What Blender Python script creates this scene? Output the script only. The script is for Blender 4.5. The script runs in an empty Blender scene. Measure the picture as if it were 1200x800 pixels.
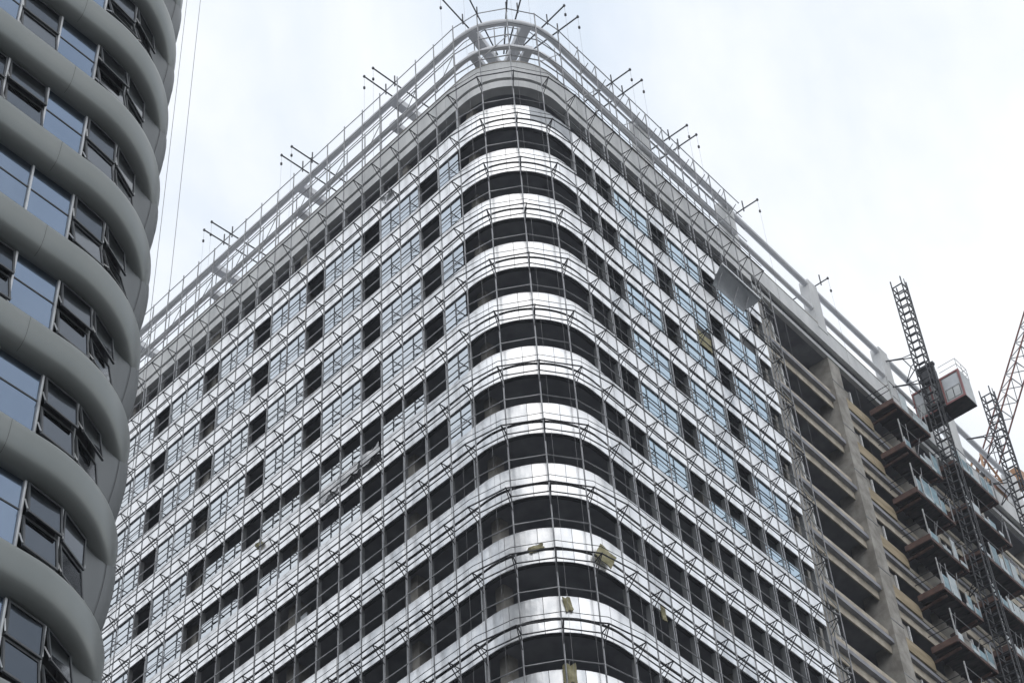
import bpy, math, random
from mathutils import Vector, Matrix
rnd = random.Random(11)
scene = bpy.context.scene
col = scene.collection

# ------------------------------------------------------------------ camera
CAM = Vector((-49.28728, -44.70886, 1.6))
RX = Vector((0.724389, -0.6872395, -0.0544282)); UY = Vector((-0.4661012, -0.546406, 0.6958378)); FW = Vector((0.5079471, 0.4786882, 0.7161336))
FPX = 2265.52
cd = bpy.data.cameras.new('camera'); cam = bpy.data.objects.new('camera', cd); col.objects.link(cam)
cam.matrix_world = Matrix(((RX.x, UY.x, -FW.x, CAM.x), (RX.y, UY.y, -FW.y, CAM.y), (RX.z, UY.z, -FW.z, CAM.z), (0, 0, 0, 1)))
cd.sensor_fit = 'HORIZONTAL'; cd.sensor_width = 36.0; cd.lens = FPX / 1200 * 36.0
cd.clip_start = 0.5; cd.clip_end = 6000
scene.camera = cam

def project(p):
    d = Vector(p) - CAM; z = d.dot(FW)
    if z < 1: return (-9999, -9999, 1)
    return (600 + FPX * d.dot(RX) / z, 400 - FPX * d.dot(UY) / z, z)

# ------------------------------------------------------------------ sky, sun, exposure
SUN_EL, SUN_AZ = 52.0, 228.0        # sun stands behind the camera, over the left tower
w = bpy.data.worlds.new('World'); scene.world = w; w.use_nodes = True
nt = w.node_tree; nt.nodes.clear()
wo = nt.nodes.new('ShaderNodeOutputWorld')
sky = nt.nodes.new('ShaderNodeTexSky'); sky.sky_type = 'NISHITA'; sky.sun_disc = False
sky.sun_elevation = math.radians(SUN_EL); sky.sun_rotation = math.radians(90 - SUN_AZ)
sky.dust_density = 3.0
b1 = nt.nodes.new('ShaderNodeBackground'); b1.inputs[1].default_value = 0.10
nt.links.new(sky.outputs[0], b1.inputs[0])
tc = nt.nodes.new('ShaderNodeTexCoord')
no = nt.nodes.new('ShaderNodeTexNoise'); no.inputs['Scale'].default_value = 3.2; no.inputs['Detail'].default_value = 7; no.inputs['Roughness'].default_value = 0.55
no.inputs['Distortion'].default_value = 0.4
nt.links.new(tc.outputs['Generated'], no.inputs['Vector'])
rp = nt.nodes.new('ShaderNodeValToRGB')
rp.color_ramp.elements[0].position = 0.36; rp.color_ramp.elements[0].color = (0.70, 0.775, 0.87, 1)
rp.color_ramp.elements[1].position = 0.60; rp.color_ramp.elements[1].color = (1.03, 1.035, 1.045, 1)
nt.links.new(no.outputs['Fac'], rp.inputs[0])
b2 = nt.nodes.new('ShaderNodeBackground'); b2.inputs[1].default_value = 1.0
nt.links.new(rp.outputs[0], b2.inputs[0])
mx = nt.nodes.new('ShaderNodeMixShader'); mx.inputs[0].default_value = 0.88
nt.links.new(b1.outputs[0], mx.inputs[1]); nt.links.new(b2.outputs[0], mx.inputs[2]); nt.links.new(mx.outputs[0], wo.inputs[0])

sd = bpy.data.lights.new('sun', 'SUN'); sd.energy = 0.5; sd.angle = math.radians(85); sd.color = (1.0, 0.97, 0.93)
so = bpy.data.objects.new('sun', sd); col.objects.link(so)
az, el = math.radians(SUN_AZ), math.radians(SUN_EL)
sdir = Vector((math.cos(az) * math.cos(el), math.sin(az) * math.cos(el), math.sin(el)))
so.rotation_euler = sdir.to_track_quat('Z', 'Y').to_euler()
vs = scene.view_settings; vs.view_transform = 'Standard'; vs.look = 'None'; vs.exposure = 0.32; vs.gamma = 1.0; vs.use_curve_mapping = False
scene.cycles.max_bounces = 6

# ------------------------------------------------------------------ materials
def mat(name, c0, c1=None, rough=0.6, metal=0.0, scale=1.0, bump=0.0, bscale=8.0, vary=0.0, detail=5, spec=0.5, stretch=None, lo=0.35, hi=0.65):
    m = bpy.data.materials.new(name); m.use_nodes = True
    t = m.node_tree; b = t.nodes['Principled BSDF']
    b.inputs['Roughness'].default_value = rough; b.inputs['Metallic'].default_value = metal
    b.inputs['Specular IOR Level'].default_value = spec
    g = t.nodes.new('ShaderNodeNewGeometry')
    vec = g.outputs['Position']
    if stretch:
        mp = t.nodes.new('ShaderNodeMapping'); mp.inputs['Scale'].default_value = stretch
        t.links.new(vec, mp.inputs['Vector']); vec = mp.outputs[0]
    if c1 is None: c1 = c0
    n = t.nodes.new('ShaderNodeTexNoise'); n.inputs['Scale'].default_value = scale; n.inputs['Detail'].default_value = detail
    t.links.new(vec, n.inputs['Vector'])
    r = t.nodes.new('ShaderNodeValToRGB'); r.color_ramp.elements[0].position = lo; r.color_ramp.elements[1].position = hi
    r.color_ramp.elements[0].color = (*c0, 1); r.color_ramp.elements[1].color = (*c1, 1)
    t.links.new(n.outputs['Fac'], r.inputs[0])
    out = r.outputs[0]
    if vary:
        oi = t.nodes.new('ShaderNodeObjectInfo'); mr = t.nodes.new('ShaderNodeMapRange')
        mr.inputs['To Min'].default_value = 1 - vary; mr.inputs['To Max'].default_value = 1.0
        t.links.new(oi.outputs['Random'], mr.inputs['Value'])
        mm = t.nodes.new('ShaderNodeVectorMath'); mm.operation = 'SCALE'
        t.links.new(out, mm.inputs[0]); t.links.new(mr.outputs[0], mm.inputs['Scale']); out = mm.outputs[0]
    t.links.new(out, b.inputs['Base Color'])
    if bump:
        n2 = t.nodes.new('ShaderNodeTexNoise'); n2.inputs['Scale'].default_value = bscale; n2.inputs['Detail'].default_value = 4
        t.links.new(g.outputs['Position'], n2.inputs['Vector'])
        bp = t.nodes.new('ShaderNodeBump'); bp.inputs['Strength'].default_value = bump; bp.inputs['Distance'].default_value = 0.05
        t.links.new(n2.outputs['Fac'], bp.inputs['Height']); t.links.new(bp.outputs[0], b.inputs['Normal'])
    return m
M = {}
M['panel'] = mat('aluminium_panel', (0.92, 0.923, 0.926), (0.97, 0.972, 0.974), rough=0.36, metal=0.85, scale=1.1, bump=0.16, bscale=2.0, vary=0.08, stretch=(1, 1, 0.35))
M['film'] = mat('filmed_panel', (0.68, 0.70, 0.72), (0.94, 0.945, 0.95), rough=0.38, metal=0.85, scale=1.8, bump=0.45, bscale=2.6, vary=0.14, stretch=(1, 1, 0.5))
M['panel_grey'] = mat('grey_panel', (0.40, 0.42, 0.44), (0.46, 0.48, 0.50), rough=0.4, metal=0.3, scale=1.5, bump=0.1)
M['backing'] = mat('spandrel_backing', (0.05, 0.052, 0.056), (0.09, 0.09, 0.092), rough=0.8, scale=1.2)
M['concrete'] = mat('concrete', (0.23, 0.215, 0.19), (0.40, 0.38, 0.345), rough=0.85, scale=1.1, bump=0.35, bscale=5, detail=9)
M['concrete_light'] = mat('parapet_concrete', (0.54, 0.55, 0.55), (0.70, 0.705, 0.70), rough=0.8, scale=0.8, bump=0.2, bscale=4, stretch=(1, 1, 0.3), detail=8)
M['concrete_beam'] = mat('beam_concrete', (0.38, 0.335, 0.265), (0.58, 0.525, 0.43), rough=0.85, scale=1.3, bump=0.3, bscale=6, detail=8)
M['slab'] = mat('slab_concrete', (0.22, 0.225, 0.25), (0.32, 0.325, 0.35), rough=0.9, scale=0.9, detail=7)
M['core'] = mat('core_wall', (0.18, 0.18, 0.185), (0.28, 0.28, 0.28), rough=0.9, scale=0.5)
M['crown'] = mat('crown_steel', (0.62, 0.63, 0.65), (0.74, 0.75, 0.77), rough=0.5, metal=0.1, scale=1.0, bump=0.1, stretch=(0.4, 0.4, 2))
M['mullion'] = mat('mullion_aluminium', (0.30, 0.31, 0.32), (0.40, 0.41, 0.42), rough=0.45, metal=0.5, scale=2.0)
M['tube'] = mat('scaffold_tube', (0.20, 0.205, 0.215), (0.36, 0.365, 0.375), rough=0.45, metal=0.4, scale=1.5)
M['tube_dark'] = mat('dark_steel', (0.035, 0.037, 0.042), (0.07, 0.07, 0.075), rough=0.55, metal=0.3, scale=2.0)
def glassmat(name, c, rough=0.03, bump=0.05, bs=0.5):
    return mat(name, c, tuple(v * 0.94 for v in c), rough=rough, metal=1.0, scale=0.6, bump=bump, bscale=bs, vary=0.10)
M['glass'] = glassmat('coated_glass', (0.58, 0.625, 0.665))
M['glass_blue'] = glassmat('blue_coated_glass', (0.50, 0.61, 0.68))
M['glass_dark'] = glassmat('tower_glass', (0.19, 0.245, 0.33), rough=0.04)
M['sash_glass'] = glassmat('sash_glass', (0.075, 0.09, 0.11), rough=0.06)
M['sash_frame'] = mat('sash_frame', (0.045, 0.05, 0.055), (0.07, 0.075, 0.08), rough=0.5, metal=0.2, scale=3)
M['stay'] = mat('stay_arm', (0.55, 0.56, 0.57), (0.65, 0.66, 0.66), rough=0.4, metal=0.5)
M['band'] = mat('tower_band', (0.195, 0.212, 0.206), (0.225, 0.240, 0.232), rough=0.33, metal=0.4, scale=0.35, bump=0.03, bscale=1.2, stretch=(1, 1, 0.25))
M['corner_shade_cladding'] = mat('corner_shade_cladding', (0.105, 0.115, 0.118), (0.130, 0.140, 0.142), rough=0.45, metal=0.1, scale=0.5, bump=0.03, bscale=1.2, stretch=(1, 1, 0.25))  # band cladding darkened for the corner wall; recess shade put into its colour
M['seam'] = mat('seam', (0.02, 0.02, 0.02), (0.03, 0.03, 0.03), rough=0.8)
M['alu_light'] = mat('white_mullion', (0.50, 0.52, 0.53), (0.60, 0.61, 0.62), rough=0.4, metal=0.3)
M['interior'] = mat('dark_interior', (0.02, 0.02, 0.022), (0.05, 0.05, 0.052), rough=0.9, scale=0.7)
M['ply'] = mat('plywood', (0.30, 0.24, 0.15), (0.44, 0.36, 0.24), rough=0.8, scale=1.2, bump=0.2, stretch=(0.5, 0.5, 3))
M['rust'] = mat('rust_red_steel', (0.075, 0.04, 0.034), (0.14, 0.08, 0.062), rough=0.7, scale=2.5, bump=0.2)
M['deck'] = mat('dark_decking', (0.030, 0.028, 0.030), (0.06, 0.05, 0.05), rough=0.85, scale=2.0, stretch=(3, 1, 1))
M['gate'] = mat('blue_gate', (0.16, 0.28, 0.34), (0.30, 0.42, 0.46), rough=0.55, scale=2.0, vary=0.3)
M['gate_pale'] = mat('pale_gate', (0.44, 0.52, 0.55), (0.58, 0.62, 0.63), rough=0.55, scale=2.5, vary=0.3)
M['red'] = mat('hoist_red', (0.22, 0.085, 0.085), (0.29, 0.115, 0.11), rough=0.5, scale=2.0)
M['car_grey'] = mat('hoist_grey', (0.30, 0.31, 0.31), (0.42, 0.43, 0.43), rough=0.5, scale=1.5, metal=0.2)
M['car_side'] = mat('hoist_side', (0.42, 0.44, 0.44), (0.52, 0.54, 0.54), rough=0.5, scale=1.0, metal=0.2)
M['jib'] = mat('jib_red', (0.17, 0.065, 0.05), (0.25, 0.10, 0.075), rough=0.55, scale=1.5)
M['orange'] = mat('crane_orange', (0.32, 0.17, 0.08), (0.40, 0.22, 0.11), rough=0.5, scale=1.5)
M['wool'] = mat('insulation_board', (0.24, 0.22, 0.12), (0.38, 0.35, 0.22), rough=0.9, scale=2.5, bump=0.3)
M['canopy'] = mat('catch_fan_sheet', (0.22, 0.235, 0.25), (0.30, 0.315, 0.33), rough=0.45, metal=0.3, scale=1.0, bump=0.1, bscale=1)
M['rope'] = mat('rope', (0.22, 0.22, 0.23), (0.30, 0.30, 0.31), rough=0.8)
M['white_film'] = mat('white_film', (0.72, 0.73, 0.74), (0.90, 0.90, 0.91), rough=0.35, scale=3, bump=0.6, bscale=5)
M['ground'] = mat('asphalt_ground', (0.05, 0.05, 0.052), (0.09, 0.09, 0.088), rough=0.9, scale=0.3)

# ------------------------------------------------------------------ helpers
class MB:
    """collects geometry for ONE mesh object"""
    def __init__(s): s.v = []; s.f = []
    def add(s, vs, fs):
        k = len(s.v); s.v += [tuple(p) for p in vs]; s.f += [tuple(i + k for i in q) for q in fs]; return s
    def hexa(s, a, b):      # two quads (lists of four points) joined to a closed hexahedron
        return s.add(list(a) + list(b), [(3, 2, 1, 0), (4, 5, 6, 7), (0, 1, 5, 4), (1, 2, 6, 5), (2, 3, 7, 6), (3, 0, 4, 7)])
    def box(s, x0, x1, y0, y1, z0, z1):
        return s.hexa([(x0, y0, z0), (x1, y0, z0), (x1, y1, z0), (x0, y1, z0)], [(x0, y0, z1), (x1, y0, z1), (x1, y1, z1), (x0, y1, z1)])
    def tube(s, p, q, r, n=6, r2=None):
        p = Vector(p); q = Vector(q); d = (q - p)
        if d.length < 1e-6: return s
        d.normalize(); a = d.orthogonal().normalized(); b = d.cross(a); r2 = r if r2 is None else r2
        vs = []
        for c, rr in ((p, r), (q, r2)):
            for i in range(n):
                t = 2 * math.pi * i / n; vs.append(c + (a * math.cos(t) + b * math.sin(t)) * rr)
        fs = [(i, (i + 1) % n, n + (i + 1) % n, n + i) for i in range(n)] + [tuple(range(n - 1, -1, -1)), tuple(range(n, 2 * n))]
        return s.add(vs, fs)
    def bar(s, p, q, wd, ht):      # square section bar, height along z where possible
        p = Vector(p); q = Vector(q); d = (q - p).normalized()
        side = d.cross(Vector((0, 0, 1)))
        if side.length < 1e-3: side = Vector((1, 0, 0))
        side.normalize(); up = side.cross(d)
        a = side * wd / 2; b = up * ht / 2
        return s.hexa([p - a - b, p + a - b, p + a + b, p - a + b], [q - a - b, q + a - b, q + a + b, q - a + b])
    def polytube(s, pts, r, n=5):
        for i in range(len(pts) - 1): s.tube(pts[i], pts[i + 1], r, n)
        return s
    def sweep(s, rings, closed_profile=True, cap=True):   # rings: list of equal-length point lists
        n = len(rings[0]); k = len(s.v)
        vs = [p for r in rings for p in r]; fs = []
        m = n if closed_profile else n - 1
        for i in range(len(rings) - 1):
            for j in range(m):
                j2 = (j + 1) % n
                fs.append((i * n + j, i * n + j2, (i + 1) * n + j2, (i + 1) * n + j))
        if cap and closed_profile:
            fs.append(tuple(range(n - 1, -1, -1))); fs.append(tuple((len(rings) - 1) * n + j for j in range(n)))
        return s.add(vs, fs)
    def mesh(s, name, m, smooth=False):
        me = bpy.data.meshes.new(name); me.from_pydata([tuple(p) for p in s.v], [], s.f); me.materials.append(m); me.update()
        import bmesh
        bm = bmesh.new(); bm.from_mesh(me); bmesh.ops.recalc_face_normals(bm, faces=bm.faces); bm.to_mesh(me); bm.free()
        if smooth:
            me.polygons.foreach_set('use_smooth', [True] * len(me.polygons))
        return me
def put(name, me, parent=None, loc=(0, 0, 0), rot=(0, 0, 0)):
    o = bpy.data.objects.new(name, me); col.objects.link(o); o.location = loc; o.rotation_euler = rot
    if parent: o.parent = parent
    return o
def part(name, mb, m, parent=None, smooth=False, **kw): return put(name, mb.mesh(name, m, smooth), parent, **kw)
def tag(o, label, cat, group=None, kind=None):
    o['label'] = label; o['category'] = cat
    if group: o['group'] = group
    if kind: o['kind'] = kind
    return o
def thing(name, label, cat, loc=(0, 0, 0), rz=0.0, group=None):
    return tag(put(name, None, None, loc, (0, 0, rz)), label, cat, group)

# ------------------------------------------------------------------ ground
g = MB().add([(-3000, -3000, 0), (3000, -3000, 0), (3000, 3000, 0), (-3000, 3000, 0)], [(0, 1, 2, 3)])
go = part('ground', g, M['ground']); go['kind'] = 'structure'

# ================================================================== OFFICE TOWER UNDER CONSTRUCTION
TH = 0.102952; ZT = 93.389; RAD = 3.9
AL = math.pi / 2 - TH; TT = RAD / math.tan(AL / 2); PHI = math.pi - AL; AA = RAD * PHI / 2
CX, CY = RAD, TT
TL_END = -45.0                      # far end of the left facade (path length)
S2T = lambda s: s - TT + AA         # distance along right facade -> path length
Y2T = lambda y: -(y - TT + AA)
def fr(t):
    """point, heading angle on the facade path"""
    if t < -AA: return (0.0, TT - t - AA, -math.pi / 2)
    if t > AA:
        d = TT + t - AA; return (d * math.cos(TH), d * math.sin(TH), TH)
    a = -math.pi / 2 + (t + AA) / RAD
    return (CX + RAD * math.sin(a), CY - RAD * math.cos(a), a)
def P(t, o, d):
    """path length t, outward offset o, depth d below the reference level"""
    x, y, a = fr(t); return Vector((x + math.sin(a) * o, y - math.cos(a) * o, ZT - d))
def tlist(t0, t1, step=0.41):
    ts = [t0]
    lo, hi = max(t0, -AA), min(t1, AA)
    if lo < hi:
        n = max(1, int(math.ceil((hi - lo) / step)))
        ts += [lo + (hi - lo) * i / n for i in range(n + 1)]
    ts.append(t1)
    out = []
    for v in ts:
        if not out or v - out[-1] > 1e-5: out.append(v)
    return out
def strip(mb, t0, t1, prof, step=0.41):
    """sweep a closed (o,d) profile along the path"""
    return mb.sweep([[P(t, o, d) for (o, d) in prof] for t in tlist(t0, t1, step)])
def rect(o0, o1, d0, d1): return [(o0, d0), (o1, d0), (o1, d1), (o0, d1)]

tower = thing('office_tower', 'tall office tower under construction, rounded corner, white panel bands and bare concrete wing', 'building')
NF = 14                                  # floors built piece by piece; lower ones continue as plain bands
S_CLAD = 24.15; T_CLAD = S2T(S_CLAD); S_END = 72.0; T_END = S2T(S_END)
LB = [4.95 + 1.709 * k for k in range(0, 25)]
RB = [5.28 + 1.727 * j for j in range(0, 12)]
bays = []                                # (t0, t1, kind, index)
for k in range(24): bays.append((Y2T(LB[k + 1]), Y2T(LB[k]), 'L', k))
ta, tb = Y2T(LB[0]), S2T(RB[0])
for i in range(5): bays.append((ta + (tb - ta) * i / 5, ta + (tb - ta) * (i + 1) / 5, 'C', i))
for j in range(10): bays.append((S2T(RB[j]), S2T(RB[j + 1]), 'R', j))
bays.append((S2T(RB[10]), T_CLAD, 'R', 10))

# --- panels
SP0, SP1, AP0, AP1 = 2.0, 3.18, 3.36, 4.0
straight_cache = {}
def straight_panel(wd, h, key):
    k = (round(wd, 3), round(h, 3), key)
    if k not in straight_cache:
        g2 = 0.012; x = wd / 2 - g2
        mb = MB()
        # shallow tray: front face with returned, bevelled edges
        a = [(-x, 0.07, 0), (x, 0.07, 0), (x, 0.07, -h), (-x, 0.07, -h)]
        b = [(-x, 0.012, 0), (x, 0.012, 0), (x, 0.012, -h), (-x, 0.012, -h)]
        e = 0.015
        c = [(-x + e, 0, -e), (x - e, 0, -e), (x - e, 0, -h + e), (-x + e, 0, -h + e)]
        mb.sweep([a, b, c])
        straight_cache[k] = mb.mesh('panel', M['panel'])
    return straight_cache[k]
film_cache = {}
missing = {('R', 6, 3, 's'), ('R', 6, 3, 'a'), ('R', 9, 2, 'a'), ('L', 5, 6, 's'), ('L', 4, 6, 's')}
cands = []
for f in range(1, NF + 1):
    for (t0, t1, kd, i) in bays:
        tm = (t0 + t1) / 2
        for (nm, d0, d1, c) in (('spandrel_panel', SP0, SP1, 's'), ('apron_panel', AP0, AP1, 'a')):
            if (kd, i, f, c) in missing: continue
            dd = 4 * (f - 1)
            x, y, z = project(P(tm, 0, dd + d0))
            inside = -20 < x < 1220 and -20 < y < 820 and x > 215 - 0.145 * y - 30
            cands.append((0 if inside else 1, z, nm, f, t0, t1, kd, i, dd + d0, dd + d1, c))
cands.sort(key=lambda q: (q[0], q[1]))
count = {'spandrel_panel': 0, 'apron_panel': 0}
rest = {'s': MB(), 'a': MB()}
def is_film(kd, i, f):
    if kd == 'C': return (f >= 7 and i <= 1) or (f >= 9 and i <= 2)
    if kd == 'L': return i <= 2 + (f - 6) * 1.2 and f >= 6
    return random.Random(i * 131 + f * 17 + ord(kd)).random() < 0.07
for (out, z, nm, f, t0, t1, kd, i, d0, d1, c) in cands:
    film = is_film(kd, i, f)
    m = M['film'] if film else M['panel']
    if f == 1 and c == 's' and kd == 'C' and i in (3, 4): m = M['panel_grey']
    if out == 0 and count[nm] < 300:
        count[nm] += 1
        if kd == 'C':
            mb = MB(); strip(mb, t0 + 0.012, t1 - 0.012, rect(-0.07, 0, d0, d1), 0.27)
            o = put(nm, mb.mesh(nm, m), tower)
        else:
            me = straight_panel(t1 - t0, d1 - d0, c)
            if film:
                kk = me.name
                if kk not in film_cache:
                    m2 = me.copy(); m2.materials[0] = M['film']; film_cache[kk] = m2
                me = film_cache[kk]
            p = P((t0 + t1) / 2, 0, d0); a = fr((t0 + t1) / 2)[2]
            o = put(nm, me, tower, p, (math.radians(rnd.gauss(0, 0.35)), 0, a + math.radians(rnd.gauss(0, 0.35))))
    else:
        strip(rest[c], t0 + 0.012, t1 - 0.012, rect(-0.07, 0, d0, d1), 0.6)
for c, nm in (('s', 'spandrel_panel'), ('a', 'apron_panel')):
    o = part(nm, rest[c], M['panel'], tower); o['kind'] = 'stuff'
lowb = MB()
for f in range(NF + 1, 24):
    dd = 4 * (f - 1)
    strip(lowb, TL_END, T_CLAD, rect(-0.07, 0, dd + SP0, dd + SP1)); strip(lowb, TL_END, T_CLAD, rect(-0.07, 0, dd + AP0, dd + AP1))
o = part('spandrel_panel', lowb, M['panel'], tower); o['kind'] = 'stuff'

# --- spandrel walls behind the panels, floor slabs, columns inside, core
for f in range(1, 24):
    dd = 4 * (f - 1)
    part('spandrel_wall', strip(MB(), TL_END, T_CLAD, rect(-0.14, -0.32, dd + SP0 + 0.03, dd + AP1 - 0.03)), M['backing'], tower)
inner_d = 15.0
for f in range(0, 23):
    d0 = 4 * f - 0.55
    mb = MB()
    rings = []
    for t in tlist(TL_END, T_END):
        oi = -0.34 if t < T_CLAD else -1.0
        if t >= -AA and t <= AA:
            pin = Vector((CX + 11.1, CY + 11.4, 0))
            q = [P(t, oi, d0), P(t, oi, d0 + 0.3), Vector((pin.x, pin.y, ZT - d0 - 0.3)), Vector((pin.x, pin.y, ZT - d0))]
        else: q = [P(t, oi, d0), P(t, oi, d0 + 0.3), P(t, -inner_d, d0 + 0.3), P(t, -inner_d, d0)]
        rings.append(q)
    mb.sweep(rings)
    part('floor_slab', mb, M['slab'], tower)
mb = MB()
zt, zb = ZT + 0.4, 0.0
a = P(TL_END, -8, 0); b = P(-AA - 6, -8, 0); c = P(AA + 6, -8, 0); d = P(T_END, -8, 0)
ring = [a, b, c, d, P(T_END, -14.9, 0), P(AA + 13, -14.9, 0), P(-AA - 13, -14.9, 0), P(TL_END, -14.9, 0)]
mb.sweep([[Vector((p.x, p.y, zb)) for p in ring], [Vector((p.x, p.y, zt)) for p in ring]])
part('core_wall', mb, M['core'], tower)
endw = MB()
for t in (TL_END, T_END):
    endw.hexa([P(t, -0.35, -0.3), P(t, -15, -0.3), P(t + 0.3, -15, -0.3), P(t + 0.3, -0.35, -0.3)], [P(t, -0.35, 93), P(t, -15, 93), P(t + 0.3, -15, 93), P(t + 0.3, -0.35, 93)])
part('end_wall', endw, M['concrete'], tower)
def column(t, wd, o0, o1, d0, d1, m, nm='column'):
    mb = MB(); x, y, a = fr(t)
    tv = Vector((math.cos(a), math.sin(a), 0)); nv = Vector((math.sin(a), -math.cos(a), 0)); c = Vector((x, y, 0))
    q = [c - tv * wd / 2 + nv * o0, c + tv * wd / 2 + nv * o0, c + tv * wd / 2 + nv * o1, c - tv * wd / 2 + nv * o1]
    mb.hexa([p + Vector((0, 0, ZT - d1)) for p in q], [p + Vector((0, 0, ZT - d0)) for p in q])
    return part(nm, mb, m, tower)
for y in (10.4, 19.65, 28.9, 38.1): column(Y2T(y), 0.9, -1.5, -0.7, -0.3, 93, M['concrete'])
column(-3.5, 0.55, -1.45, -0.85, -0.3, 93, M['concrete'])
for s in (14.9,): column(S2T(s), 0.9, -1.5, -0.7, -0.3, 93, M['concrete'])

# --- window strips: mullions, glass panes
def glaze(kd, i, f):
    """None open, 'full' or 'half' pane"""
    if kd == 'L':
        if i % 3 == 1: return None
        if f <= 4: return 'full'
        if f == 5: return 'full' if (i >= 14 or i == 0) else 'half'
        if f == 6:
            if i >= 14: return 'full'
            return 'half' if 5 <= i <= 12 else ('full' if i == 0 else None)
        if f == 7: return 'full' if i >= 17 else ('half' if i >= 14 else None)
        if f == 8: return 'half' if i >= 17 else None
        return None
    if kd == 'R':
        j = i - 4                # j = 0 is the first open bay
        if j % 3 == 0 or j < -2: return None
        if f <= 5: return 'full'
        if f == 6: return 'full' if j < 0 else 'half'
    return None
pane_cache = {}
npane = 0; nmul = 0; mul_rest = MB(); pane_rest = MB()
mull_me = MB().box(-0.035, 0.035, 0, 0.27, -1.97, 0.0).mesh('mullion', M['mullion'])
mull_top = MB().box(-0.05, 0.05, 0.10, 0.34, -1.99, 0.0).mesh('mullion', M['mullion'])
for f in range(0, NF + 1):
    for (t0, t1, kd, i) in bays:
        d0 = 4 * f
        x, y, z = project(P(t1, 0, d0))
        vis = -20 < x < 1220 and -20 < y < 830 and x > 185 - 0.145 * y
        a = fr(t1)[2]
        other = glaze(kd, i - 1, f) if kd == 'L' else glaze(kd, i + 1, f)
        joint = f >= 1 and glaze(kd, i, f) == 'full' and other == 'full'
        if (kd == 'C' and i < 4) or joint: pass
        elif vis and nmul < 300:
            nmul += 1
            put('mullion', mull_me if f else mull_top, tower, P(t1, -0.05, d0 + 0.005), (0, 0, a))
        else:
            mul_rest.bar(P(t1, -0.15, d0 + 0.01), P(t1, -0.15, d0 + 1.96), 0.08, 0.2)
        gk = glaze(kd, i, f) if f >= 1 else None
        if gk:
            h0, h1 = (0.02, 1.98) if gk == 'full' else (0.95, 1.98)
            wd = (t1 - t0) - 0.05
            if vis and npane < 300:
                npane += 1
                k = (round(wd, 2), gk, kd)
                if k not in pane_cache:
                    pane_cache[k] = MB().box(-wd / 2, wd / 2, 0, 0.03, -h1, -h0).mesh('pane', M['glass'] if kd == 'L' else M['glass_blue'])
                tm = (t0 + t1) / 2
                put('pane', pane_cache[k], tower, P(tm, -0.10, d0), (math.radians(rnd.gauss(0, 0.25)), 0, fr(tm)[2] + math.radians(rnd.gauss(0, 0.25))))
            else:
                strip(pane_rest, t0 + 0.075, t1 - 0.075, rect(-0.15, -0.12, d0 + h0, d0 + h1))
o = part('mullion', mul_rest, M['mullion'], tower); o['kind'] = 'stuff'
if pane_rest.v:
    o = part('pane', pane_rest, M['glass'], tower); o['kind'] = 'stuff'

r5 = random.Random(5)
for (t0, t1, kd, i) in bays:
    for f in range(0, NF):
        if kd != 'C' and glaze(kd, i, f) is None and r5.random() < 0.16:
            w5 = r5.uniform(0.5, 1.5); tm = r5.uniform(t0 + 0.3, t1 - 0.3); o5 = r5.uniform(-2.2, -0.6)
            column(tm, w5, o5 - 0.1, o5, 4 * f + r5.choice((-0.2, 0.4, 0.9)), 4 * f + 2.4, M[r5.choice(('concrete', 'slab', 'concrete', 'panel_grey'))], 'partition_board')
# --- parapet and crown
part('parapet', strip(MB(), TL_END, T_END, rect(-0.06, -0.5, -2.32, -0.78)), M['concrete_light'], tower)
part('edge_beam', strip(MB(), TL_END, T_CLAD, rect(-0.13, -0.75, -0.60, 0.0)), M['concrete_light'], tower)
part('edge_beam', strip(MB(), T_CLAD + 0.01, T_END, rect(-0.42, -0.75, -0.605, -0.22)), M['concrete_light'], tower)
part('groove_filler', strip(MB(), TL_END, T_END, rect(-0.36, -0.5, -0.775, -0.605)), M['backing'], tower)
part('parapet_coping', strip(MB(), TL_END, T_END, rect(-0.04, -0.56, -2.42, -2.325)), M['concrete'], tower)
def circ(o, d, r, n=10): return [(o + r * math.cos(2 * math.pi * i / n), d + r * math.sin(2 * math.pi * i / n)) for i in range(n)]
rr_ = strip(MB(), TL_END, S2T(23.0), circ(0.0, -6.25, 0.22), 0.3)
part('crown_ring', rr_, M['crown'], tower, smooth=True)
part('crown_ring', strip(MB(), TL_END, S2T(23.0), circ(0.0, -3.7, 0.17), 0.3), M['crown'], tower, smooth=True)
stubs = [23.0, 32.9, 42.0, 51.3, 60.6]
prev = 23.6
for s in stubs[1:]:
    part('crown_beam', strip(MB(), S2T(prev), S2T(s - 0.55), circ(-0.26, -6.45, 0.22)), M['crown'], tower)
    part('crown_beam', strip(MB(), S2T(prev), S2T(s - 0.55), circ(-0.24, -3.95, 0.18)), M['crown'], tower)
    prev = s + 0.55
for s in [13.6] + stubs: column(S2T(s), 1.15, -0.75, -0.02 if s > 23 else -0.1, -6.8, -2.0 if s > 23 else -2.43, M['concrete_light'], 'crown_pier')
for y in (10.4, 19.65, 28.9, 38.1):
    t = Y2T(y)
    part('crown_outrigger', MB().bar(P(t, 0.05, -6.3), P(t, -2.6, -6.3), 0.55, 0.5), M['crown'], tower)
    part('crown_outrigger', MB().bar(P(t, 0.10, -3.78), P(t, -2.6, -3.78), 0.5, 0.45), M['crown'], tower)
    column(t, 0.6, -3.2, -2.6, -6.6, 0.4, M['concrete'], 'crown_post')
for (t, dx) in ((-2.2, 0.0), (1.3, 0.0)):
    pin = P(t, -4.0, 0)
    part('crown_outrigger', MB().bar(P(t, 0.05, -6.3), Vector((pin.x, pin.y, ZT + 6.3)), 0.6, 0.55), M['crown'], tower)
    part('crown_outrigger', MB().bar(P(t, 0.10, -3.78), Vector((pin.x, pin.y, ZT + 3.78)), 0.5, 0.45), M['crown'], tower)
column(-1.2, 0.8, -4.6, -3.8, -6.6, 0.4, M['concrete'], 'crown_post')

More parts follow.
